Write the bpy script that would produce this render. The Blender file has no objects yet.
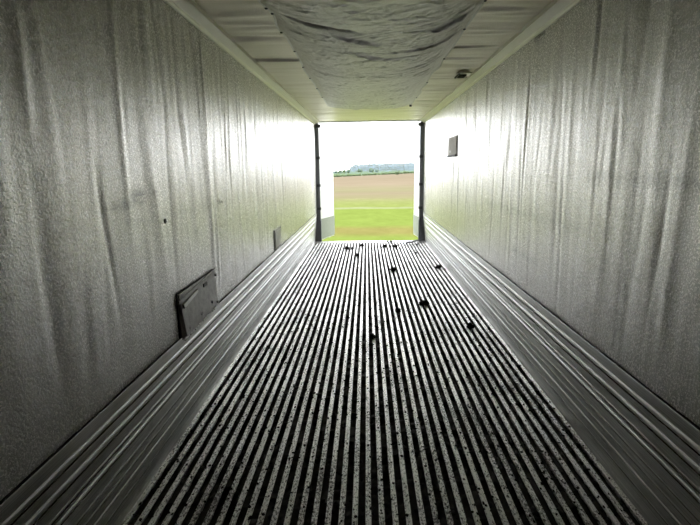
import bpy, math, random
import numpy as np
from mathutils import Matrix, Vector

S = bpy.context.scene
COL = S.collection
rnd = random.Random(7)
nrs = np.random.RandomState(11)

# ------------------------------------------------------------------ camera
CX, CZ, PITCH, YAW, ROLL, FPX = -0.068, 1.718, 0.193, 0.036, -0.014, 485.0
fw = Vector((-math.sin(YAW) * math.cos(PITCH), math.cos(YAW) * math.cos(PITCH), -math.sin(PITCH)))
rt = Vector((math.cos(YAW), math.sin(YAW), 0))
up = rt.cross(fw)
rx = rt * math.cos(ROLL) + up * math.sin(ROLL)
ux = up * math.cos(ROLL) - rt * math.sin(ROLL)
cam_d = bpy.data.cameras.new('camera')
cam_d.sensor_width = 36.0
cam_d.lens = FPX / 700.0 * 36.0
cam_d.clip_start = 0.05
cam_d.clip_end = 8000
cam = bpy.data.objects.new('camera', cam_d)
cam.matrix_world = Matrix(((rx.x, ux.x, -fw.x, CX), (rx.y, ux.y, -fw.y, 0.0), (rx.z, ux.z, -fw.z, CZ), (0, 0, 0, 1)))
COL.objects.link(cam)
S.camera = cam

# ------------------------------------------------------------------ world: bright overcast sky
SKY = 6.6
w = bpy.data.worlds.new('overcast_sky')
S.world = w
w.use_nodes = True
wb = w.node_tree.nodes['Background']
wb.inputs['Color'].default_value = (0.94, 0.97, 1.0, 1)
wb.inputs['Strength'].default_value = SKY

try:
    S.cycles.max_bounces = 24; S.cycles.diffuse_bounces = 16; S.cycles.glossy_bounces = 16
except Exception:
    pass
S.view_settings.view_transform = 'Standard'
S.view_settings.look = 'None'
S.view_settings.exposure = 0.0
S.view_settings.gamma = 1.0
S.view_settings.use_curve_mapping = False

# ------------------------------------------------------------------ helpers
def tag(o, label=None, cat=None, group=None, kind=None):
    if label: o['label'] = label
    if cat: o['category'] = cat
    if group: o['group'] = group
    if kind: o['kind'] = kind
    return o

def link(name, me, mat=None, parent=None, loc=(0, 0, 0), rot=(0, 0, 0), smooth=False):
    o = bpy.data.objects.new(name, me)
    COL.objects.link(o)
    o.location = loc
    o.rotation_euler = rot
    if parent: o.parent = parent
    if mat and me is not None and not me.materials: me.materials.append(mat)
    if smooth:
        me.polygons.foreach_set('use_smooth', [True] * len(me.polygons))
    return o

def empty(name, loc=(0, 0, 0), rot=(0, 0, 0)):
    return link(name, None, loc=loc, rot=rot)

class MB:
    def __init__(s): s.v = []; s.f = []
    def add(s, v, f):
        b = len(s.v); s.v += [tuple(p) for p in v]; s.f += [tuple(i + b for i in q) for q in f]
        return s
    def box(s, x0, x1, y0, y1, z0, z1):
        v = [(x, y, z) for z in (z0, z1) for y in (y0, y1) for x in (x0, x1)]
        return s.add(v, [(0, 2, 3, 1), (4, 5, 7, 6), (0, 1, 5, 4), (2, 6, 7, 3), (0, 4, 6, 2), (1, 3, 7, 5)])
    def prism_y(s, prof, y0, y1):
        """closed profile of (x, z), counter-clockwise seen from -y, extruded along y"""
        n = len(prof)
        v = [(x, y0, z) for x, z in prof] + [(x, y1, z) for x, z in prof]
        f = [(i, (i + 1) % n, n + (i + 1) % n, n + i) for i in range(n)]
        f += [tuple(range(n - 1, -1, -1)), tuple(range(n, 2 * n))]
        return s.add(v, f)
    def cyl(s, c, axis, r, h, n=10, r2=None):
        a = Vector(axis).normalized(); t = a.orthogonal().normalized(); b = a.cross(t); c = Vector(c)
        r2 = r if r2 is None else r2
        v = [c + (t * math.cos(k * 2 * math.pi / n) + b * math.sin(k * 2 * math.pi / n)) * r for k in range(n)]
        v += [c + a * h + (t * math.cos(k * 2 * math.pi / n) + b * math.sin(k * 2 * math.pi / n)) * r2 for k in range(n)]
        f = [(k, (k + 1) % n, n + (k + 1) % n, n + k) for k in range(n)] + [tuple(range(n - 1, -1, -1)), tuple(range(n, 2 * n))]
        return s.add(v, f)
    def mesh(s, name):
        m = bpy.data.meshes.new(name); m.from_pydata(s.v, [], s.f); m.update(); return m
    def build(s, name, mat, parent=None, loc=(0, 0, 0), rot=(0, 0, 0), smooth=False, bevel=0):
        o = link(name, s.mesh(name), mat, parent, loc, rot, smooth)
        if bevel:
            b = o.modifiers.new('bevel', 'BEVEL'); b.width = bevel; b.segments = 2; b.limit_method = 'ANGLE'
        return o

def grid_mesh(name, P, flip=False):
    """P: array (n, m, 3)"""
    n, m = P.shape[:2]
    idx = np.arange(n * m).reshape(n, m)
    q = np.stack([idx[:-1, :-1], idx[1:, :-1], idx[1:, 1:], idx[:-1, 1:]], -1).reshape(-1, 4)
    if flip: q = q[:, ::-1]
    me = bpy.data.meshes.new(name)
    me.from_pydata(P.reshape(-1, 3).tolist(), [], q.tolist())
    me.update()
    return me

def smooth_noise(n, step, seed):
    """1-D smooth noise, n samples, features of `step` samples"""
    r = np.random.RandomState(seed)
    k = int(n / step) + 4
    c = r.randn(k)
    x = np.arange(n) / step
    i = x.astype(int); t = x - i; t = t * t * (3 - 2 * t)
    return c[i] * (1 - t) + c[i + 1] * t

# ------------------------------------------------------------------ materials
def new_mat(name):
    m = bpy.data.materials.new(name); m.use_nodes = True
    nt = m.node_tree
    return m, nt, nt.nodes['Principled BSDF']

def N(nt, typ, **kw):
    n = nt.nodes.new(typ)
    for k, v in kw.items():
        if k in n.inputs: n.inputs[k].default_value = v
        else: setattr(n, k, v)
    return n

def ramp(nt, src, stops):
    r = nt.nodes.new('ShaderNodeValToRGB')
    e = r.color_ramp.elements
    while len(e) < len(stops): e.new(0.5)
    for k, (p, c) in enumerate(stops):
        e[k].position = p
        e[k].color = (c, c, c, 1) if not hasattr(c, '__len__') else (*c, 1)
    nt.links.new(src, r.inputs[0])
    return r.outputs[0]

def coords(nt, scale=(1, 1, 1), world=False):
    tc = nt.nodes.new('ShaderNodeNewGeometry' if world else 'ShaderNodeTexCoord')
    mp = nt.nodes.new('ShaderNodeMapping')
    mp.inputs['Scale'].default_value = scale
    nt.links.new(tc.outputs['Position' if world else 'Object'], mp.inputs['Vector'])
    return mp.outputs[0]

def noise(nt, vec, scale, detail=3, rough=0.5):
    n = N(nt, 'ShaderNodeTexNoise', Scale=scale, Detail=detail, Roughness=rough)
    nt.links.new(vec, n.inputs['Vector'])
    return n.outputs['Fac']

def mixc(nt, fac, a, b, mode='MIX'):
    n = nt.nodes.new('ShaderNodeMix'); n.data_type = 'RGBA'; n.blend_type = mode
    for sock, v in ((0, fac), (6, a), (7, b)):
        if isinstance(v, (int, float)): n.inputs[sock].default_value = v
        elif isinstance(v, tuple): n.inputs[sock].default_value = (*v, 1) if len(v) == 3 else v
        else: nt.links.new(v, n.inputs[sock])
    return n.outputs[2]

def bump(nt, bs, h, strength, dist):
    b = nt.nodes.new('ShaderNodeBump')
    b.inputs['Strength'].default_value = strength
    b.inputs['Distance'].default_value = dist
    nt.links.new(h, b.inputs['Height'])
    nt.links.new(b.outputs[0], bs.inputs['Normal'])
    return b

def liner_mat(name, col_a, col_b, rough, stretch, spec=0.5, attr=False, grain=0.68, coat=0.0, crough=0.5, metal=0.0):
    """glass-fibre liner sheet with a grainy skin and soiled streaks"""
    m, nt, bs = new_mat(name)
    v = coords(nt)
    vs = coords(nt, stretch)
    st = ramp(nt, noise(nt, vs, 3.0, 4, 0.6), [(0.35, 0.0), (0.7, 1.0)])
    c = mixc(nt, st, col_a, col_b)
    sp = ramp(nt, noise(nt, v, 38.0, 3, 0.7), [(0.64, 0.0), (0.80, 0.12)])
    c = mixc(nt, sp, c, tuple(0.55 * k for k in col_b))
    if attr:
        a = N(nt, 'ShaderNodeAttribute', attribute_name='scuff')
        mu = N(nt, 'ShaderNodeMath', operation='MULTIPLY')
        nt.links.new(a.outputs['Fac'], mu.inputs[0])
        nt.links.new(ramp(nt, noise(nt, coords(nt, (1, 18, 60)), 1.0, 4, 0.7), [(0.34, 0.0), (0.52, 1.0)]), mu.inputs[1])
        c = mixc(nt, mu.outputs[0], c, (0.07, 0.07, 0.065))
    nt.links.new(c, bs.inputs['Base Color'])
    g = noise(nt, v, 95.0, 4, 0.65)
    nt.links.new(ramp(nt, g, [(0.3, rough - 0.07), (0.7, rough + 0.1)]), bs.inputs['Roughness'])
    bs.inputs['Specular IOR Level'].default_value = spec
    bs.inputs['Coat Weight'].default_value = coat
    bs.inputs['Coat Roughness'].default_value = crough
    bs.inputs['Metallic'].default_value = metal
    bump(nt, bs, g, grain, 0.004)
    return m

M = {}
WR, WS, WC, WCR, WM = 0.24, 0.3, 0.0, 0.45, 0.5
CR, CM = 0.38, 0.45
DR, DM = 0.40, 0.65
M['wall'] = liner_mat('white_liner', (0.93, 0.918, 0.90), (0.79, 0.768, 0.73), WR, (1, 1.6, 0.25), WS, True, coat=WC, crough=WCR, metal=WM)
M['ceiling'] = liner_mat('cream_liner', (0.95, 0.89, 0.77), (0.86, 0.80, 0.68), CR, (0.3, 2.0, 1), 0.7, metal=CM)
M['cream_trim'] = liner_mat('cream_moulding', (0.92, 0.89, 0.76), (0.86, 0.83, 0.70), 0.36, (1, 0.3, 1), 0.6, grain=0.05, metal=0.35)

def alu_mat(name, base, rough, dirt, scale_y=0.4, dirt_col=(0.035, 0.028, 0.022), specks=0.0, metal=1.0, lo=0.72):
    m, nt, bs = new_mat(name)
    vb = coords(nt, (40, scale_y, 40), True)
    br = noise(nt, vb, 6.0, 4, 0.6)
    c = mixc(nt, ramp(nt, br, [(.3, 0.0), (.68, 1.0)]), tuple(lo * k for k in base), base)
    d = ramp(nt, noise(nt, coords(nt, (2.2, 0.6, 2.2), True), 7.0, 5, 0.7), [(0.62 - dirt, 0.0), (0.80 - dirt * 0.6, 0.75)])
    c = mixc(nt, d, c, tuple(0.35 * k for k in base))
    fac = d
    if specks:
        big = ramp(nt, noise(nt, coords(nt, (1.6, .5, 1), True), 3.0, 4, .6), [(.35, 0.0), (.70, .13)])
        sn = N(nt, 'ShaderNodeMath', operation='ADD'); nt.links.new(big, sn.inputs[1]); nt.links.new(noise(nt, coords(nt, (1, 0.5, 1), True), 95.0, 4, 0.8), sn.inputs[0])
        s = ramp(nt, sn.outputs[0], [(0.60 - specks, 0.0), (0.67 - specks, 0.92)])
        c = mixc(nt, s, c, dirt_col)
        mm = N(nt, 'ShaderNodeMath', operation='SUBTRACT'); mm.inputs[0].default_value = metal; mm.use_clamp = True
        nt.links.new(s, mm.inputs[1]); nt.links.new(mm.outputs[0], bs.inputs['Metallic'])
    else:
        bs.inputs['Metallic'].default_value = metal
    nt.links.new(c, bs.inputs['Base Color'])
    nt.links.new(ramp(nt, br, [(0.2, rough - 0.08), (0.8, rough + 0.12)]), bs.inputs['Roughness'])
    bump(nt, bs, br, 0.15, 0.001)
    return m

M['rail'] = alu_mat('worn_aluminium_rail', (0.95, 0.94, 0.92), 0.34, 0.04, specks=0.045, lo=0.68)
M['scuff'] = alu_mat('brushed_aluminium_plate', (0.92, 0.92, 0.91), 0.37, 0.06, metal=0.95, lo=0.55)
M['sill'] = alu_mat('bright_aluminium_sill', (0.85, 0.85, 0.84), 0.35, 0.05)

def plain(name, col, rough=0.6, metal=0.0, var=0.25, scale=12, bmp=0.15, stretch=(1, 1, 1)):
    m, nt, bs = new_mat(name)
    v = coords(nt, stretch)
    n = noise(nt, v, scale, 5, 0.6)
    nt.links.new(mixc(nt, n, tuple(k * (1 - var) for k in col), tuple(min(1, k * (1 + var)) for k in col)), bs.inputs['Base Color'])
    bs.inputs['Roughness'].default_value = rough
    bs.inputs['Metallic'].default_value = metal
    bump(nt, bs, n, bmp, 0.004)
    return m

M['rubber'] = plain('black_rubber', (0.17, 0.175, 0.19), 0.6)
M['dark_steel'] = plain('dark_steel', (0.07, 0.07, 0.075), 0.6, 0.3)
M['door_white'] = plain('white_door_skin', (0.80, 0.80, 0.78), 0.4, var=0.05)
M['door_plate'] = plain('grey_door_plate', (0.28, 0.30, 0.25), 0.8, 0.0, var=0.12)
M['hatch'] = plain('tarnished_hatch_steel', (0.36, 0.35, 0.33), 0.45, 0.5, var=0.75, scale=22, bmp=0.5)
M['hatch_pale'] = plain('pale_worn_steel', (0.72, 0.72, 0.70), 0.45, 0.4, var=0.3, scale=25)
M['void'] = plain('dark_hollow', (0.02, 0.02, 0.02), 0.9)
M['taupe'] = plain('taupe_plate', (0.40, 0.365, 0.31), 0.6, 0.3, var=0.15, scale=30)
M['sticker'] = plain('white_sticker', (0.75, 0.75, 0.74), 0.5, var=0.05)
M['hull'] = plain('white_hull', (0.7, 0.7, 0.7), 0.5)
M['soil'] = plain('dark_soil', (0.045, 0.037, 0.032), 0.9, var=0.6, scale=25, bmp=0.6)
M['clod'] = plain('black_soil_clod', (0.025, 0.021, 0.019), 0.9, var=0.5, scale=60, bmp=0.8)
M['bed'] = plain('floor_bed', (0.10, 0.09, 0.085), 0.6, 0.3, var=0.4)

def fabric_mat():
    m, nt, bs = new_mat('grey_woven_sheet')
    v = coords(nt)
    st = noise(nt, coords(nt, (1.0, 0.7, 1)), 1.8, 4, 0.6)
    c = mixc(nt, st, (0.67, 0.65, 0.61), (0.80, 0.78, 0.71))
    a = N(nt, 'ShaderNodeAttribute', attribute_name='scrape')
    c = mixc(nt, a.outputs['Fac'], c, (0.80, 0.80, 0.76))
    nt.links.new(c, bs.inputs['Base Color'])
    bs.inputs['Roughness'].default_value = DR
    bs.inputs['Metallic'].default_value = DM
    bs.inputs['Specular IOR Level'].default_value = 0.6
    wv = N(nt, 'ShaderNodeTexWave', Scale=40.0, Distortion=1.0); wv.bands_direction = 'Y'
    nt.links.new(v, wv.inputs['Vector'])
    n1 = noise(nt, coords(nt, (1, 1.0, 1)), 26.0, 6, 0.7)
    ad = N(nt, 'ShaderNodeMath', operation='MULTIPLY_ADD'); ad.inputs[1].default_value = 0.12
    nt.links.new(wv.outputs['Fac'], ad.inputs[0]); nt.links.new(n1, ad.inputs[2])
    bump(nt, bs, ad.outputs[0], 0.6, 0.012)
    return m
M['fabric'] = fabric_mat()
M['fabric_edge'] = plain('dark_sheet_edge', (0.12, 0.12, 0.115), 0.6)

# ------------------------------------------------------------------ trailer shell
L = 11.42          # rear opening
B = -2.4           # front bulkhead behind the camera
HW = 1.25          # half width between liners
HC = 2.742         # ceiling
TH = 0.13
KH = 0.68          # top of the scuff plates
FW = 1.300         # half width of the floor; the scuff plates lean out towards it
def kick_x(z): return HW - .010 + (FW - HW + .010) * (1 - max(0.0, z) / KH)

def wall_surface(side, seed):
    ys = np.arange(B, L + 1e-6, 0.013)
    zs = np.linspace(KH - 0.03, HC + 0.03, 48)
    Y, Z = np.meshgrid(ys, zs, indexing='ij')
    D = np.zeros_like(Y)
    r = np.random.RandomState(seed)
    k = 0
    for y0 in np.arange(B, L, 0.035):
        yc = y0 + r.uniform(-0.04, 0.04)
        sig = r.uniform(0.018, 0.055)
        amp = r.choice([-1, 1]) * r.gamma(2.0, 0.00135)
        zc = r.uniform(1.0, 2.6); zh = r.uniform(0.22, 0.8)
        lean = r.uniform(-0.06, 0.06); bend = r.uniform(-0.035, 0.035)
        yy = yc + lean * (Z - zc) + bend * np.sin((Z - zc) * r.uniform(2, 6))
        D += amp * np.exp(-((Y - yy) / sig) ** 2) * np.exp(-((Z - zc) / zh) ** 2)
    for _ in range(34):        # broad swells
        yc = r.uniform(B, L); sig = r.uniform(0.10, 0.32); amp = r.uniform(-0.0065, 0.0065)
        zc = r.uniform(0.9, 2.5); zh = r.uniform(0.4, 1.2); lean = r.uniform(-0.08, 0.08)
        D += amp * np.exp(-((Y - yc - lean * (Z - zc)) / sig) ** 2) * np.exp(-((Z - zc) / zh) ** 2)
    fine = 0.0010 * smooth_noise(len(ys), 2.6, seed + 7) * np.clip(0.5 + (ys - 3) / 5, .3, 1.2)
    D += fine[:, None] * (0.55 + 0.45 * np.sin(Z * 2.1 + 3 * smooth_noise(len(ys), 60, seed + 8)[:, None]))
    X = side * (HW - D)
    me = grid_mesh('liner', np.stack([X, Y, Z], -1), flip=(side > 0))
    # soiled marks
    s = np.zeros_like(Y)
    marks = {-1: [(2.40, 2.60, 1.56, 1.60, 1.0), (2.20, 2.42, 1.55, 1.575, 0.7), (2.66, 2.74, 1.575, 1.60, .8), (3.78, 3.98, 1.455, 1.48, .9), (2.3, 5.2, 1.44, 1.455, .35), (3.25, 3.35, 1.25, 1.30, .5)],
             1: [(3.0, 5.5, 1.30, 1.33, .3), (1.6, 3.0, 1.62, 1.66, .35), (3.7, 4.4, .975, .985, .6), (3.85, 4.10, 2.66, 2.72, 1.0)]}[side]
    for a, b, c, d, k in marks:
        s = np.maximum(s, k * np.clip((Y - a) / .03, 0, 1) * np.clip((b - Y) / .03, 0, 1) * np.exp(-((Z - (c + d) / 2) / ((d - c) / 2 + .012)) ** 2))
    at = me.attributes.new('scuff', 'FLOAT', 'POINT'); at.data.foreach_set('value', s.reshape(-1).astype(np.float32))
    return me

for side, nm in ((-1, 'left'), (1, 'right')):
    o = link('wall_' + nm, wall_surface(side, 21 if side < 0 else 58), M['wall'], smooth=True)
    tag(o, {-1: 'long white rippled liner wall with the big dark hatch low on it',
            1: 'long white rippled liner wall with the taupe plate high near the doorway'}[side], 'wall', kind='structure')
    h = MB().box(side * (HW + 0.075), side * (HW + TH), B - TH, L, -0.15, HC + TH)
    h.build('outer_skin', M['hull'], o)

# back bulkhead (behind the camera)
o = MB().box(-HW - TH, HW + TH, B - TH, B, -0.15, HC + TH).build('wall_back', M['wall'])
tag(o, 'plain white bulkhead closing the front of the trailer', 'wall', kind='structure')

# ceiling with cross ripples
def ceiling_surface():
    ys = np.arange(B, L + 1e-6, 0.02)
    xs = np.linspace(-HW - 0.02, HW + 0.02, 50)
    Y, X = np.meshgrid(ys, xs, indexing='ij')
    r = np.random.RandomState(5)
    D = np.zeros_like(Y)
    for y0 in np.arange(B, L, 0.05):
        yc = y0 + r.uniform(-.04, .04); sig = r.uniform(.025, .06); amp = r.choice([-1, 1]) * r.gamma(2., .0042)
        xc = r.uniform(.55, 1.15) * r.choice([-1, 1]); xh = r.uniform(.15, .55); lean = r.uniform(-.12, .12)
        D += amp * np.exp(-((Y - yc - lean * (X - xc)) / sig) ** 2) * np.exp(-((X - xc) / xh) ** 2)
    D = -.020 + .022 * np.tanh((D + .002) / .022)
    return grid_mesh('liner', np.stack([X, Y, HC - D], -1), flip=False)
o = link('ceiling', ceiling_surface(), M['ceiling'], smooth=True)
tag(o, 'cream liner ceiling with cross ripples above the grey sheet', 'ceiling', kind='structure')
MB().box(-HW - TH, HW + TH, B - TH, L, HC + 0.048, HC + TH).build('outer_skin', M['hull'], o)

# cove mouldings between wall and ceiling
XT = 1.145
for i, side in ((1, -1), (2, 1)):
    prof = [(HW + .004, HC + 0.045), (HW + .004, HC - 0.048), (HW - 0.008, HC - 0.052), (HW - 0.020, HC - 0.050), (HW - 0.028, HC - 0.040),
            (HW - 0.028, HC - 0.032), (HW - 0.034, HC - 0.028), (XT + 0.012, HC - 0.010), (XT + 0.002, HC - 0.011), (XT, HC - 0.004), (XT, HC + 0.045)]
    prof = [(side * x, z) for x, z in prof]
    if side < 0: prof = prof[::-1]
    o = MB().prism_y(prof[::-1], B, L - 0.01).build('trim_%d' % i, M['cream_trim'])
    tag(o, 'cream moulding along the ceiling above the %s' % ('left wall with the big hatch' if side < 0 else 'right wall with the taupe plate'), 'moulding', kind='structure')

# ------------------------------------------------------------------ floor of extruded rails
o = MB().box(-HW - TH, HW + TH, B - TH, L, -0.15, -0.042).build('floor', M['bed'])
tag(o, 'trailer floor of long aluminium rails with soil in the channels', 'floor', kind='structure')
FLOOR = o
PITCH_R = 0.0673
X0 = -0.609 - 10 * PITCH_R
NR = 39
rp = [(-0.005, -0.043), (0.005, -0.043), (0.005, -0.012), (0.0145, -0.008), (0.0145, -0.0012), (0.0125, 0.0006), (0.0100, -0.0012), (0.004, -0.0016), (0.0022, 0.0004),
      (-0.0022, 0.0004), (-0.004, -0.0016), (-0.0100, -0.0012), (-0.0125, 0.0006), (-0.0145, -0.0012), (-0.0145, -0.008), (-0.005, -0.012)]
rail_me = MB().prism_y(rp, B, L - 0.16).mesh('rail')
RX = []
for k in range(NR):
    x = X0 + k * PITCH_R
    if abs(x) > 1.284: continue
    RX.append(x)
    link('rail', rail_me, M['rail'], FLOOR, (x, 0, rnd.uniform(-0.0008, 0.0008)))

# soil lying in the channels: uneven, with hollows
def soil_bed():
    mb_v = []; mb_f = []
    ys = np.arange(B, L - 0.17, 0.03)
    n = len(ys)
    xs = [RX[0] - PITCH_R] + RX + [RX[-1] + PITCH_R]
    for c in range(len(xs) - 1):
        a = max(xs[c] + 0.005, -1.296); b = min(xs[c + 1] - 0.005, 1.296)
        if b - a < .01: continue
        h = -0.030 + 0.010 * np.clip(smooth_noise(n, 5, 100 + c) * .6 + smooth_noise(n, 1.6, 300 + c) * .5 + 0.2, -0.6, 1.9)
        h = np.where(smooth_noise(n, 4, 900 + c) > 0.75, -0.040, h)
        h = np.minimum(h, -0.013)
        base = len(mb_v)
        for t in (0, .33, .67, 1):
            j = nrs.uniform(-.003, .003, n)
            hh = np.minimum(h + j + (0.002 if t in (0, 1) else 0), -0.0125)
            mb_v += [(a + (b - a) * t, float(y), float(z)) for y, z in zip(ys, hh)]
        for s in range(3):
            for i in range(n - 1):
                q = base + s * n + i
                mb_f.append((q, q + n, q + n + 1, q + 1))
    me = bpy.data.meshes.new('soil'); me.from_pydata(mb_v, [], mb_f); me.update()
    return me
o = link('channel_soil', soil_bed(), M['soil'], FLOOR)
tag(o, 'dark soil packed into the floor channels', kind='stuff')

# loose crumbs on rails and in channels
def lump(r, sub, rs, flat=0.7):
    """irregular low-poly lump: (verts, faces) resting near z = 0"""
    t = (1 + 5 ** .5) / 2
    v = [(-1, t, 0), (1, t, 0), (-1, -t, 0), (1, -t, 0), (0, -1, t), (0, 1, t), (0, -1, -t), (0, 1, -t), (t, 0, -1), (t, 0, 1), (-t, 0, -1), (-t, 0, 1)]
    f = [(0, 11, 5), (0, 5, 1), (0, 1, 7), (0, 7, 10), (0, 10, 11), (1, 5, 9), (5, 11, 4), (11, 10, 2), (10, 7, 6), (7, 1, 8), (3, 9, 4), (3, 4, 2), (3, 2, 6), (3, 6, 8), (3, 8, 9), (4, 9, 5), (2, 4, 11), (6, 2, 10), (8, 6, 7), (9, 8, 1)]
    v = [Vector(p).normalized() for p in v]
    for _ in range(sub):
        cache = {}; nf = []
        def mid(a, b):
            k = (min(a, b), max(a, b))
            if k not in cache:
                v.append(((v[a] + v[b]) / 2).normalized()); cache[k] = len(v) - 1
            return cache[k]
        for a, b, c in f:
            ab, bc, ca = mid(a, b), mid(b, c), mid(c, a)
            nf += [(a, ab, ca), (b, bc, ab), (c, ca, bc), (ab, bc, ca)]
        f = nf
    sx, sy = rs.uniform(.75, 1.3), rs.uniform(.75, 1.3)
    out = [Vector((p.x * sx, p.y * sy, p.z * flat)) * r * rs.uniform(.72, 1.25) for p in v]
    return out, f

def crumbs():
    mb = MB()
    for _ in range(7000):
        y = 1.6 + (L - 2.2) * rnd.random() ** 1.3
        i = rnd.randrange(len(RX))
        r = rnd.choice([.003, .003, .004, .004, .005, .006, .008])
        if rnd.random() < .62:
            x = RX[i] + rnd.uniform(-.018, .018); z = r * .45
        else:
            x = RX[i] + PITCH_R / 2 + rnd.uniform(-.012, .012); z = rnd.uniform(-0.02, -0.008); r *= rnd.uniform(1.4, 2.8)
        if abs(x) > 1.275: continue
        v, f = lump(r, 0, rnd)
        mb.add([(p.x + x, p.y * rnd.choice([1, 1.6]) + y, p.z + z) for p in v], f)
    return mb.mesh('crumbs')
o = link('soil_crumbs', crumbs(), M['clod'], FLOOR)
tag(o, 'small soil crumbs scattered over the rails', kind='stuff')

# aluminium scuff plates along the foot of the walls
for side, nm in ((-1, 'left'), (1, 'right')):
    RIDGES = ((0.615, .008, .030, .014), (0.530, .008, .030, .014), (0.432, .005, .014, .008), (0.396, .007, .022, .011), (0.300, .004, .012, .006), (0.245, .004, .012, .006), (0.185, .005, .014, .006), (0.115, .003, .010, .005))
    pr = [(HW + .07, KH), (HW - 0.008, KH), (HW - 0.010, KH - 0.004)]
    for z, d, hh, gr in RIDGES:          # open groove under every ridge
        a, c = z - hh, z - hh - gr
        pr += [(kick_x(a), a), (kick_x(a) + .014, a - .001), (kick_x(c) + .014, c + .001), (kick_x(c), c)]
    pr += [(kick_x(.05), 0.05), (FW - 0.004, 0.012), (FW - 0.004, -0.042), (HW + .07, -0.042)]
    pr = [(side * x, z) for x, z in pr]
    if side < 0: pr = pr[::-1]
    o = MB().prism_y(pr, B, L - 0.02).build('baseboard_' + nm, M['scuff'])
    o.data.materials.append(M['soil'])
    for p in o.data.polygons:            # groove faces take the dark soil material
        if kick_x(p.center.z) + .003 < abs(p.center.x) < kick_x(p.center.z) + .016 and .02 < p.center.z < KH - .02 and abs(p.center.y - (B + L) / 2) < .5: p.material_index = 1
    tag(o, 'ridged aluminium scuff plate along the foot of the %s' % ('left wall below the dark hatches' if side < 0 else 'right wall opposite the hatches'), 'scuff plate', kind='structure')
    MB().box(min(side * (HW - .011), side * (HW + .002)), max(side * (HW - .011), side * (HW + .002)), B, L - .02, KH - .0005, KH + .003).build('top_dark_strip', M['void'], o)  # thin near-black strip drawing the dark line between plate and wall
    for z, d, hh, gr in RIDGES:
        xb = kick_x(z - hh / 2) + .002
        sp = [(xb, z), (xb - d * .6, z - .004), (xb - d, z - hh * .4), (xb - d, z - hh * .75), (xb - d * .7, z - hh), (xb + .002, z - hh)]
        sp = [(side * x, zz) for x, zz in sp]
        if side < 0: sp = sp[::-1]
        MB().prism_y(sp, B, L - 0.03).build('scuff_ridge', M['scuff'], o, smooth=False)

# ------------------------------------------------------------------ rear frame: sill, posts, header
o = MB().box(-FW + .006, FW - .006, L - 0.16, L + 0.05, -0.15, 0.0).build('trim_3', M['sill'], bevel=0.008)
tag(o, 'bright aluminium sill at the end of the floor in the doorway', 'sill', kind='structure')
o = MB().box(-HW - .12, HW + .12, L, L + 0.12, HC - 0.004, HC + 0.16).build('trim_4', M['hull'], bevel=0.01)
tag(o, 'white header above the open doorway', 'door header', kind='structure')
for i, side in ((5, -1), (6, 1)):
    inner = HW - 0.09
    o = MB().box(min(side * inner, side * (HW + .12)), max(side * inner, side * (HW + .12)), L, L + 0.10, -0.01, HC - 0.02).build('trim_%d' % i, M['rubber'], bevel=0.006)
    tag(o, 'dark rubber-lined door post on the %s of the doorway' % ('left' if side < 0 else 'right'), 'door post', kind='structure')
    lo = MB().box(side * inner - .012, side * inner + .012, L - .012, L + .09, -0.005, 0.50).build('wear_strip', M['rubber'], o, bevel=0.004)
    for z in (0.78, 1.32, 1.95):
        MB().box(min(side * (HW - .11), side * (HW - .02)), max(side * (HW - .11), side * (HW - .02)), L - .012, L + .01, z - .03, z + .03).build('gasket_clip', M['dark_steel'], o, bevel=0.005)
    MB().box(min(side * (HW - .14), side * (HW - .03)), max(side * (HW - .14), side * (HW - .03)), L - .03, L + .02, HC - .12, HC - .05).build('corner_bracket', M['dark_steel'], o, bevel=0.006)

# swung-open doors
for i, side, ang in ((1, -1, 17.0), (2, 1, 5.5)):
    W_, T_ = 1.20, 0.09
    r = empty('door_%d' % i, (side * (HW + 0.02), L + 0.11, 0), (0, 0, -side * math.radians(-ang)))
    tag(r, {-1: 'white trailer door swung open on the left of the doorway', 1: 'white trailer door swung open on the right of the doorway'}[side], 'door', kind='structure')
    s = side
    def bx(a, b, c, d, e, f): return MB().box(min(s * a, s * b), max(s * a, s * b), c, d, e, f)
    bx(0, T_, 0, W_, -0.03, HC + .08).build('door_leaf', M['door_white'], r, bevel=0.02)
    bx(-0.012, 0.004, 0.04, W_ - 0.01, 0.0, 0.50).build('kick_plate', M['door_plate'], r, bevel=0.003)
    bx(-0.015, 0.03, -0.005, 0.03, 0, HC + .02).build('gasket', M['rubber'], r, bevel=0.004)
    for z in (.35, 1.05, 1.75, 2.4):
        hg = bx(0.02, 0.13, -0.06, 0.12, z - .05, z + .05).build('hinge', M['dark_steel'], r, bevel=0.006)
    rod = MB().cyl((s * (T_ + .03), W_ * .75, 0.02), (0, 0, 1), .014, HC).build('lock_rod', M['dark_steel'], r, smooth=True)

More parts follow.
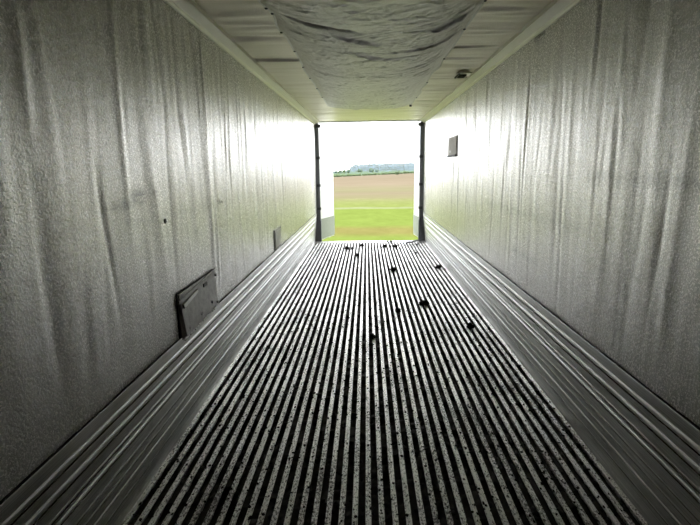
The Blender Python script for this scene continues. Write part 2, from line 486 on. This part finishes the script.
# ------------------------------------------------------------------ grey sheet air duct under the ceiling
def duct():
    y0, y1 = B + .3, 8.42
    ys = np.arange(y0, y1 + 1e-6, 0.011)
    xs = np.linspace(-1, 1, 141)
    Yg, U = np.meshgrid(ys, xs, indexing='ij')
    r = np.random.RandomState(3)
    hwL = 0.69 + .012 * smooth_noise(len(ys), 28, 5)
    hwR = 0.665 + .012 * smooth_noise(len(ys), 32, 6)
    X = np.where(U < 0, U * hwL[:, None], U * hwR[:, None])
    D = (0.055 + 0.085 * np.clip((8.1 - Yg) / 3, 0, 1)) * (1 - np.abs(U) ** 3.6)
    edge = np.clip((1 - np.abs(U)) * 6, 0, 1)
    def fold(xc, yc, a, sw, sl, amp, curve=0.0):
        h = 2.6 * sl + .05
        i0, i1 = np.searchsorted(ys, (yc - h, yc + h))
        if i1 <= i0: return
        x = X[i0:i1]; y = Yg[i0:i1]
        u = (x - xc) * math.cos(a) + (y - yc) * math.sin(a)
        v = -(x - xc) * math.sin(a) + (y - yc) * math.cos(a) + curve * u * u
        D[i0:i1] += amp * np.exp(-(v / sw) ** 2 - (u / sl) ** 2) * edge[i0:i1]
    for _ in range(620):       # long soft folds running in from the fastened edges
        xc = r.uniform(-.62, .62); yc = r.uniform(y0, y1)
        fold(xc, yc, r.normal(0, .4) + (.75 if xc < 0 else -.75) * min(1, abs(xc) * 2.5), r.uniform(.010, .026), r.uniform(.08, .32), r.choice([-1, 1]) * r.uniform(.002, .006), r.uniform(-.4, .4))
    for _ in range(3600):      # fine crumples
        fold(r.uniform(-.66, .66), r.uniform(y0, y1), r.uniform(-1.5, 1.5), r.uniform(.006, .014), r.uniform(.02, .09), r.choice([-1, 1]) * r.uniform(.0015, .0045), r.uniform(-3, 3))
    for q in ((-.24, 3.60, .75, .030, .20, -.021), (-.14, 3.60, .7, .03, .22, .024), (.0, 5.0, .05, .016, .6, -.010), (.42, 3.9, -.4, .02, .3, .018),
              (.45, 4.6, -.5, .018, .3, -.011), (-.05, 4.1, .7, .03, .3, .016), (-.35, 3.3, .4, .03, .25, -.02), (.5, 3.4, -.6, .03, .2, .02)):
        fold(*q)
    # ragged rear hem
    t = np.clip((Yg - (y1 - .35)) / .35, 0, 1) ** 2
    Yg2 = Yg + t * (0.05 * np.sin(U * 4.2 + .6) + .04 * np.sin(U * 11) - .10 * np.abs(U) ** 3)
    Z = HC - 0.022 - np.maximum(D, -0.004)
    me = grid_mesh('sheet', np.stack([X, Yg2, Z], -1))
    sc = np.exp(-((X + .23) / .07) ** 2 - ((Yg - 6.05 - .4 * (X + .23)) / .03) ** 2) + np.exp(-((X + .15) / .03) ** 2 - ((Yg - 6.0 - 1.2 * (X + .15)) / .05) ** 2)
    sc = np.clip(sc * (0.6 + .8 * r.rand(*sc.shape)), 0, 1)
    at = me.attributes.new('scrape', 'FLOAT', 'POINT'); at.data.foreach_set('value', sc.reshape(-1).astype(np.float32))
    return me, ys[::2], hwL[::2], hwR[::2]
root = empty('air_duct', (0, 0, 0))
tag(root, 'crumpled grey sheet air duct sagging under the cream ceiling', 'air duct')
me, dys, hwL, hwR = duct()
o = link('sheet', me, M['fabric'], root, smooth=True)
sm = o.modifiers.new('thickness', 'SOLIDIFY'); sm.thickness = 0.004; sm.offset = -1
for side, hw_ in ((-1, hwL), (1, hwR)):
    mb = MB()
    st = range(0, len(dys) - 1, 3)
    pts = [(side * hw_[i], dys[i]) for i in range(0, len(dys), 4)]
    v = []; f = []
    for (x, y) in pts:
        v += [(x - .012, y, HC - .024), (x + .012, y, HC - .024), (x + .012, y, HC - .009), (x - .012, y, HC - .009)]
    for k in range(len(pts) - 1):
        for j in range(4):
            f.append((4 * k + j, 4 * k + (j + 1) % 4, 4 * k + 4 + (j + 1) % 4, 4 * k + 4 + j))
    mb.add(v, f)
    mb.build('edge_hem', M['fabric_edge'] if False else M['fabric'], root)
    scr = MB().cyl((0, 0, 0), (0, 0, -1), .012, .008, 8, .008).mesh('fastener')
    for y in ((3.31, 3.42, 3.87, 4.47, 5.15, 5.77, 6.5, 7.3) if side < 0 else (3.27, 3.9, 4.9, 6.2, 7.5)):
        i = int((y - dys[0]) / .022)
        link('fastener', scr, M['dark_steel'], root, (side * (hw_[i] + .004), float(y), HC - .022))
# loose cord at the duct's rear corner
MB().cyl((.665, 8.36, HC - .05), (0, 0, 1), .02, .045, 8).build('corner_clip', M['dark_steel'], root)

# ------------------------------------------------------------------ hatches and plates
# big dark hatch low on the left wall
r = empty('wall_hatch', (-HW + 0.002, 2.855, KH - .02))
tag(r, 'large battered dark grey metal hatch on the left wall, nearest the camera', 'hatch')
MB().box(0, .006, 0, .755, 0.0, .310).build('backing', M['void'], r)
fl = MB()
fl.add([(.006, .028, .0), (.006, .748, .02), (.006, .752, .306), (.006, .012, .300), (.030, .060, .012), (.022, .742, .028), (.010, .750, .302), (.012, .020, .296)],
       [(0, 1, 2, 3), (4, 7, 6, 5), (0, 4, 5, 1), (1, 5, 6, 2), (2, 6, 7, 3), (3, 7, 4, 0)])
fo = fl.build('flap', M['hatch'], r, bevel=.002)
MB().add([(.008, .0, .262), (.008, .755, .318), (.008, .755, .300), (.008, .0, .240), (.019, .0, .262), (.016, .755, .318), (.016, .755, .300), (.019, .0, .240)],
         [(0, 1, 2, 3), (4, 7, 6, 5), (0, 4, 5, 1), (1, 5, 6, 2), (2, 6, 7, 3), (3, 7, 4, 0)]).build('top_strip', M['hatch'], r, bevel=.002)
MB().add([(.014, .05, .228), (.014, .33, .262), (.014, .33, .235), (.014, .06, .196), (.027, .05, .226), (.024, .33, .260), (.026, .33, .238), (.030, .06, .199)],
         [(0, 1, 2, 3), (4, 7, 6, 5), (0, 4, 5, 1), (1, 5, 6, 2), (2, 6, 7, 3), (3, 7, 4, 0)]).build('bent_lip', M['hatch_pale'], fo, bevel=.002)
lt = MB().box(.010, .020, .46, .54, .235, .262).build('latch', M['dark_steel'], fo, bevel=.004)
for (y, z) in ((.12, .05), (.36, .07), (.60, .09), (.72, .27), (.72, .06)):
    MB().cyl((.018, y, z), (1, 0, 0), .012, .014, 8, .008).build('rivet', M['hatch_pale'], fo)
for k in range(16):
    v, f = lump(.009 + .008 * rnd.random(), 1, rnd)
    MB().add([(p.x * .5 + .026, p.y * 1.8 + .05 + k * .042, p.z + .006 + .0015 * k) for p in v], f).build('torn_sealant', M['hatch_pale'], r)

def small_plate(name, x, y0, y1, z0, z1, side, mat, label, cat, sticker=False):
    r = empty(name, (x, (y0 + y1) / 2, z0))
    tag(r, label, cat)
    h = (y1 - y0) / 2; zz = z1 - z0; s = -side
    def b(a0, a1, *q): return MB().box(min(s * a0, s * a1), max(s * a0, s * a1), *q)
    b(0, .010, -h, h, 0, zz).build('plate', mat, r, bevel=.003)
    b(.010, .016, -h + .03, h - .03, .03, zz - .03).build('cover', mat, r, bevel=.003)
    for yy in (-h + .015, h - .015):
        for z in (.015, zz - .015):
            MB().cyl((s * .009, yy, z), (s, 0, 0), .009, .006, 8, .006).build('screw', M['dark_steel'], r)
    if sticker:
        b(.016, .0175, .10, .22, .06, .10).build('sticker', M['sticker'], r)
        b(.010, .030, -h, h, .0, .028).build('lower_lip', M['dark_steel'], r, bevel=.003)
    return r
r = small_plate('wall_hatch', -HW + .002, 6.06, 6.53, KH + .012, .955, -1, M['hatch'], 'small dark metal hatch on the left wall, nearer the doorway', 'hatch')
for k in range(5):
    v, f = lump(.02, 0, rnd)
    MB().add([(p.x * .5 + .02, p.y * 1.4 - .18 + k * .08, p.z + .02) for p in v], f).build('torn_sealant', M['hatch_pale'], r)
small_plate('wall_plate', HW - .002, 7.24, 8.0, 1.86, 2.16, 1, M['taupe'], 'taupe cover plate with a white sticker high on the right wall', 'plate', True)

# small broken fitting on the ceiling
r = empty('ceiling_fitting', (1.035, 5.87, HC - .004), (0, 0, 0))
tag(r, 'small broken dark fitting on the ceiling beside the right moulding', 'fitting')
MB().box(-.075, .075, -.15, .15, -.008, 0).build('base_plate', M['cream_trim'], r, bevel=.002)
MB().box(-.045, .030, -.07, .09, -.020, -.006).build('socket', M['void'], r, bevel=.004)
MB().box(-.075, .075, .10, .15, -.022, -.006).build('lip', M['cream_trim'], r, bevel=.004)
MB().box(-.075, -.058, -.15, .10, -.022, -.006).build('side_lip', M['dark_steel'], r, bevel=.004)

# small punched hole in the left wall
MBo = MB().cyl((-HW - .004, 2.80, 1.426), (1, 0, 0), .014, .008, 10).build('drilled_hole', M['void'], bpy.data.objects['wall_left'])
MB().cyl((-HW - .004, 3.635, 2.18), (1, 0, 0), .014, .008, 10).build('drilled_hole', M['void'], bpy.data.objects['wall_left'])

# ------------------------------------------------------------------ clods of soil lying on the floor
clods = [  # x, y, radius, label
    (-0.50, 10.30, .055, 'soil clod on the rails left of the doorway middle, near the sill'),
    (-0.385, 10.28, .045, 'smaller soil clod touching the right side of the clod left of the doorway middle'),
    (-0.18, 10.69, .045, 'lone soil clod near the middle of the sill'),
    (-0.27, 9.45, .05, 'lone soil clod on the middle rails nearer than the sill clods'),
    (0.32, 10.52, .050, 'left soil clod of the row of three right of the doorway middle'),
    (0.435, 10.50, .042, 'middle soil clod of the row of three right of the doorway middle'),
    (0.545, 10.52, .050, 'right soil clod of the row of three right of the doorway middle'),
    (0.42, 11.22, .035, 'left one of two tiny soil clods on the sill'),
    (0.49, 11.22, .035, 'right one of two tiny soil clods on the sill'),
    (0.366, 8.01, .065, 'dark soil clod on the rails right of middle, halfway to the doorway'),
    (0.30, 8.10, .03, 'crumb-sized clod just left of the clod halfway to the doorway'),
    (1.165, 8.23, .06, 'dark soil clod beside the right scuff plate'),
    (0.647, 5.95, .058, 'round black soil clod standing on rails between camera and doorway, right of middle'),
    (0.30, 5.65, .045, 'black soil clod in a channel left of the round black clod'),
    (-0.02, 4.74, .04, 'flat dark soil clod across two middle rails'),
    (1.04, 5.05, .05, 'soil clod near the right scuff plate, nearest the camera there'),
    (1.05, 10.75, .03, 'tiny soil clod on the floor near the right door post'),
    (0.92, 9.70, .03, 'tiny soil clod on the rails right of the doorway, away from the post'),
]
for i, (x, y, rad, lab) in enumerate(clods):
    rs = random.Random(50 + i)
    rad *= .8
    v, f = lump(rad, 2, rs, .9)
    # rough edges: few larger bites
    o = MB().add([(p.x, p.y, max(p.z, -rad * .45) + rad * .45) for p in v], f).build('soil_clod', M['clod'], loc=(x, y, 0.0005))
    tag(o, lab, 'soil clod', 'soil clods on the trailer floor')
# black rubber strip lying by the right post
def strip(pts, wd, name, lab):
    v = []; f = []
    for k, (x, y, z) in enumerate(pts):
        v += [(x, y - wd, z), (x, y + wd, z), (x, y + wd, z + .035), (x, y - wd, z + .035)]
        if k:
            for j in range(4): f.append((4 * k - 4 + j, 4 * k - 4 + (j + 1) % 4, 4 * k + (j + 1) % 4, 4 * k + j))
    f += [(3, 2, 1, 0), tuple(len(v) - 4 + j for j in range(4))]
    o = MB().add(v, f).build(name, M['rubber']); tag(o, lab, 'rubber strip'); return o
strip([(.80, 10.86, .002), (.88, 10.94, .03), (.95, 11.0, .012), (1.03, 11.08, .03), (1.10, 11.2, .02), (1.2, 11.3, .002)], .035, 'rubber_strip', 'torn black rubber strip lying in front of the right door post')

# ------------------------------------------------------------------ the field outside
GZ = -1.35
def ground_mat(name, stops_y, n_scale, var, stretch=(1, 1, 1), rough=0.95, bmp=0.5, bd=0.05):
    """colours follow real strips of the field: list of (y metres, colour)"""
    m, nt, bs = new_mat(name)
    tc = nt.nodes.new('ShaderNodeTexCoord')
    sep = nt.nodes.new('ShaderNodeSeparateXYZ'); nt.links.new(tc.outputs['Object'], sep.inputs[0])
    wob = noise(nt, coords(nt, (.12, .3, 1)), 1.0, 4, .65)
    y0, y1 = stops_y[0][0], stops_y[-1][0]
    ma = N(nt, 'ShaderNodeMath', operation='MULTIPLY_ADD'); ma.inputs[1].default_value = (y1 - y0) * .035
    nt.links.new(wob, ma.inputs[0]); nt.links.new(sep.outputs['Y'], ma.inputs[2])
    mr = N(nt, 'ShaderNodeMapRange'); mr.inputs['From Min'].default_value = y0 + (y1 - y0) * .0175; mr.inputs['From Max'].default_value = y1 + (y1 - y0) * .0175
    nt.links.new(ma.outputs[0], mr.inputs['Value'])
    c = ramp(nt, mr.outputs[0], [((y - y0) / (y1 - y0), col) for y, col in stops_y])
    n = noise(nt, coords(nt, stretch), n_scale, 6, .7)
    c = mixc(nt, ramp(nt, n, [(.3, 0.0), (.7, var)]), c, (.62, .62, .55), 'MULTIPLY')
    nt.links.new(c, bs.inputs['Base Color'])
    bs.inputs['Roughness'].default_value = rough
    bs.inputs['Specular IOR Level'].default_value = 0.0
    bump(nt, bs, n, bmp, bd)
    return m

G1, G2, BR, PA = (0.099, 0.126, 0.028), (0.108, 0.126, 0.037), (0.111, 0.101, 0.033), (0.138, 0.149, 0.076)
M['grass'] = ground_mat('meadow', [(0, G1), (21.3, G1), (23.0, BR), (24.6, BR), (26.0, G1), (36.3, G1), (37.0, PA), (37.6, PA), (38.4, G2), (45, (0.116, 0.125, 0.048)), (50, (0.125, 0.114, 0.063))], 1.2, .5, (1, .5, 1))
M['plough'] = ground_mat('bare_field', [(48, (0.119, 0.111, 0.058)), (58, (0.126, 0.105, 0.069)), (66, (0.119, 0.109, 0.063)), (90, (0.133, 0.107, 0.075)), (130, (0.125, 0.101, 0.070)), (190, (0.126, 0.104, 0.076))], .35, .4, (.25, 1, 1), bd=.2)
M['meadow_far'] = ground_mat('far_pasture', [(188, (0.076, 0.101, 0.057)), (230, (0.082, 0.108, 0.057)), (400, (0.076, 0.101, 0.057)), (1400, (0.063, 0.082, 0.051))], .05, .3, bd=.2)

def terrain(name, xs, ys, hfun, mat, label):
    Y, X = np.meshgrid(ys, xs, indexing='ij')
    o = link(name, grid_mesh(name, np.stack([X, Y, hfun(X, Y)], -1), flip=True), mat, smooth=True)
    tag(o, label, 'field', kind='structure'); return o
def h1(X, Y):
    r = np.random.RandomState(2)
    return GZ + .02 * np.sin(X * 1.7 + np.sin(Y * .9)) * np.sin(Y * 1.3) + .015 * r.randn(*X.shape) - .25 * np.clip((Y - 50) / 3, 0, 1)
terrain('meadow', np.linspace(-60, 60, 140), np.linspace(-30, 56, 172), h1, M['grass'], 'bright green meadow just behind the open doorway')
def h2(X, Y):
    r = np.random.RandomState(4)
    return GZ + .012 + .03 * np.sin(Y * 2.2 + .02 * X) + .02 * r.randn(*X.shape) + .036 * X * np.clip((Y - 55) / 135, 0, 1) ** 1.5 * np.clip(60 / (np.abs(X) + 1e-6), 0, 1) - .12 * np.clip((50.5 - Y) / 2, 0, 1)
terrain('bare_field', np.linspace(-160, 160, 90), np.linspace(48.5, 190, 300), h2, M['plough'], 'brown bare field beyond the green meadow')
def h3(X, Y):
    t = np.clip((Y - 190) / 330, 0, 1)
    return GZ - 3.0 * t - 4.0 * np.clip((Y - 520) / 880, 0, 1) + np.clip(X, -60, 60) * (.036 - .026 * t)
terrain('far_pasture', np.linspace(-900, 900, 80), np.concatenate([np.linspace(189, 400, 30), np.linspace(420, 1400, 40)]), h3, M['meadow_far'], 'pale green pasture between the bare field and the wooded hills')
# wooded ridge far away
M['woods'] = plain('dark_woodland', (.028, .040, .028), .95, var=.4, scale=.05, bmp=0)
def ridge():
    xs = np.linspace(-700, 700, 420)
    r = np.random.RandomState(9)
    top = -9 + 21.5 / (1 + np.exp(-(xs + 52) / 4)) + .012 * np.clip(xs, -60, 250) + .9 * smooth_noise(420, 2, 31) + .5 * r.randn(420)
    rows = []
    for k, t in enumerate(np.linspace(0, 1, 9)):
        prof = math.sin(t * math.pi) ** .5
        y = 1400 + t * 320
        z = -12 + (top + 12) * prof + (r.randn(420) * .6 if 0 < k < 8 else 0)
        rows.append(np.stack([xs, np.full_like(xs, y), z], -1))
    return grid_mesh('ridge', np.stack(rows, 0), flip=True)
o = link('wooded_ridge', ridge(), M['woods'])
tag(o, 'low wooded ridge on the horizon beyond the pasture', 'ridge', kind='structure')

# hedge along the far side of the bare field and the trees behind it
M['leaf'] = plain('hedge_leaf', (.045, .07, .025), .9, var=.5, scale=1.5, bmp=.3)
M['bark'] = plain('tree_bark', (.06, .05, .04), .9)
def hedge():
    mb = MB(); rs = random.Random(12)
    x = -150
    while x < 150:
        v, f = lump(rs.uniform(.35, .7), 1, rs, .8)
        mb.add([(p.x * 1.6 + x, p.y + 190.5, p.z + GZ + .036 * max(-60, min(60, x)) + .35) for p in v], f)
        x += rs.uniform(.8, 1.6)
    return mb.mesh('hedge')
o = link('hedge', hedge(), M['leaf']); tag(o, 'thin dark hedge along the far edge of the bare field', 'hedge')
def tree(x, y, zb, h, wd, seed, lab):
    rs = random.Random(seed)
    r = empty('tree', (x, y, zb)); tag(r, lab, 'tree', 'trees beyond the hedge')
    MB().cyl((0, 0, -.3), (0, 0, 1), .035 * h, h * .5 + .3, 8, .02 * h).build('trunk', M['bark'], r)
    mb = MB()
    for k in range(9):
        v, f = lump(wd * rs.uniform(.28, .42), 1, rs, .85)
        a = rs.uniform(0, 6.28); d = wd * rs.uniform(0, .36); z = h * rs.uniform(.42, .84)
        mb.add([(p.x + d * math.cos(a), p.y + d * math.sin(a), p.z + z) for p in v], f)
    mb.build('crown', M['leaf'], r)
def px_x(px, y): return CX + (px - 366.5) / FPX * y * 1.018
TREES = [(333, 520, 3.6, 3.6, 'leftmost low tree on the skyline beside the left door'), (337, 560, 3.2, 3.2, 'second low tree on the skyline from the left door'),
         (341, 540, 3.4, 3.4, 'third low tree on the skyline from the left door'), (345, 530, 4.4, 3.2, 'fourth tree on the skyline from the left door'),
         (349, 545, 4.8, 3.6, 'fifth tree on the skyline from the left door, just left of the wooded ridge'), (360, 580, 4.4, 4, 'small tree in front of the left end of the wooded ridge'),
         (371, 620, 4.6, 5, 'low round tree in front of the ridge middle'), (376, 600, 4, 3.6, 'smaller tree just right of the low round tree before the ridge')]
for i, (px, y, h, wd, lab) in enumerate(TREES):
    x = px_x(px, y)
    zb = float(h3(np.array([[x]]), np.array([[float(y)]]))[0, 0])
    tree(x, y, zb, h, wd, 70 + i, lab)
# lone bush in the bare field
r = empty('bush', (11.2, 180, float(h2(np.array([[11.2]]), np.array([[180.]]))[0, 0]) - .03)); tag(r, 'small dark lone bush standing in the bare field', 'bush')
rs = random.Random(3); mb = MB()
for k in range(6):
    v, f = lump(.45, 1, rs, .9); mb.add([(p.x + rs.uniform(-.35, .35), p.y + rs.uniform(-.3, .3), p.z + rs.uniform(.3, .9)) for p in v], f)
mb.build('foliage', M['leaf'], r); MB().cyl((0, 0, -.05), (0, 0, 1), .06, .5, 6).build('stem', M['bark'], r)

# thin haze lying over the pasture in front of the far ridge
hm = bpy.data.materials.new('thin_haze'); hm.use_nodes = True
nt = hm.node_tree; nt.nodes.remove(nt.nodes['Principled BSDF'])
vs = N(nt, 'ShaderNodeVolumeScatter', Density=9.0e-5); vs.inputs['Color'].default_value = (.42, .64, 1.0, 1)
nt.links.new(vs.outputs[0], nt.nodes['Material Output'].inputs['Volume'])
o = MB().box(-1500, 1500, 250, 1395, -30, 60).build('haze', hm)
tag(o, 'thin bluish haze over the pasture before the wooded ridge', 'haze', kind='stuff')
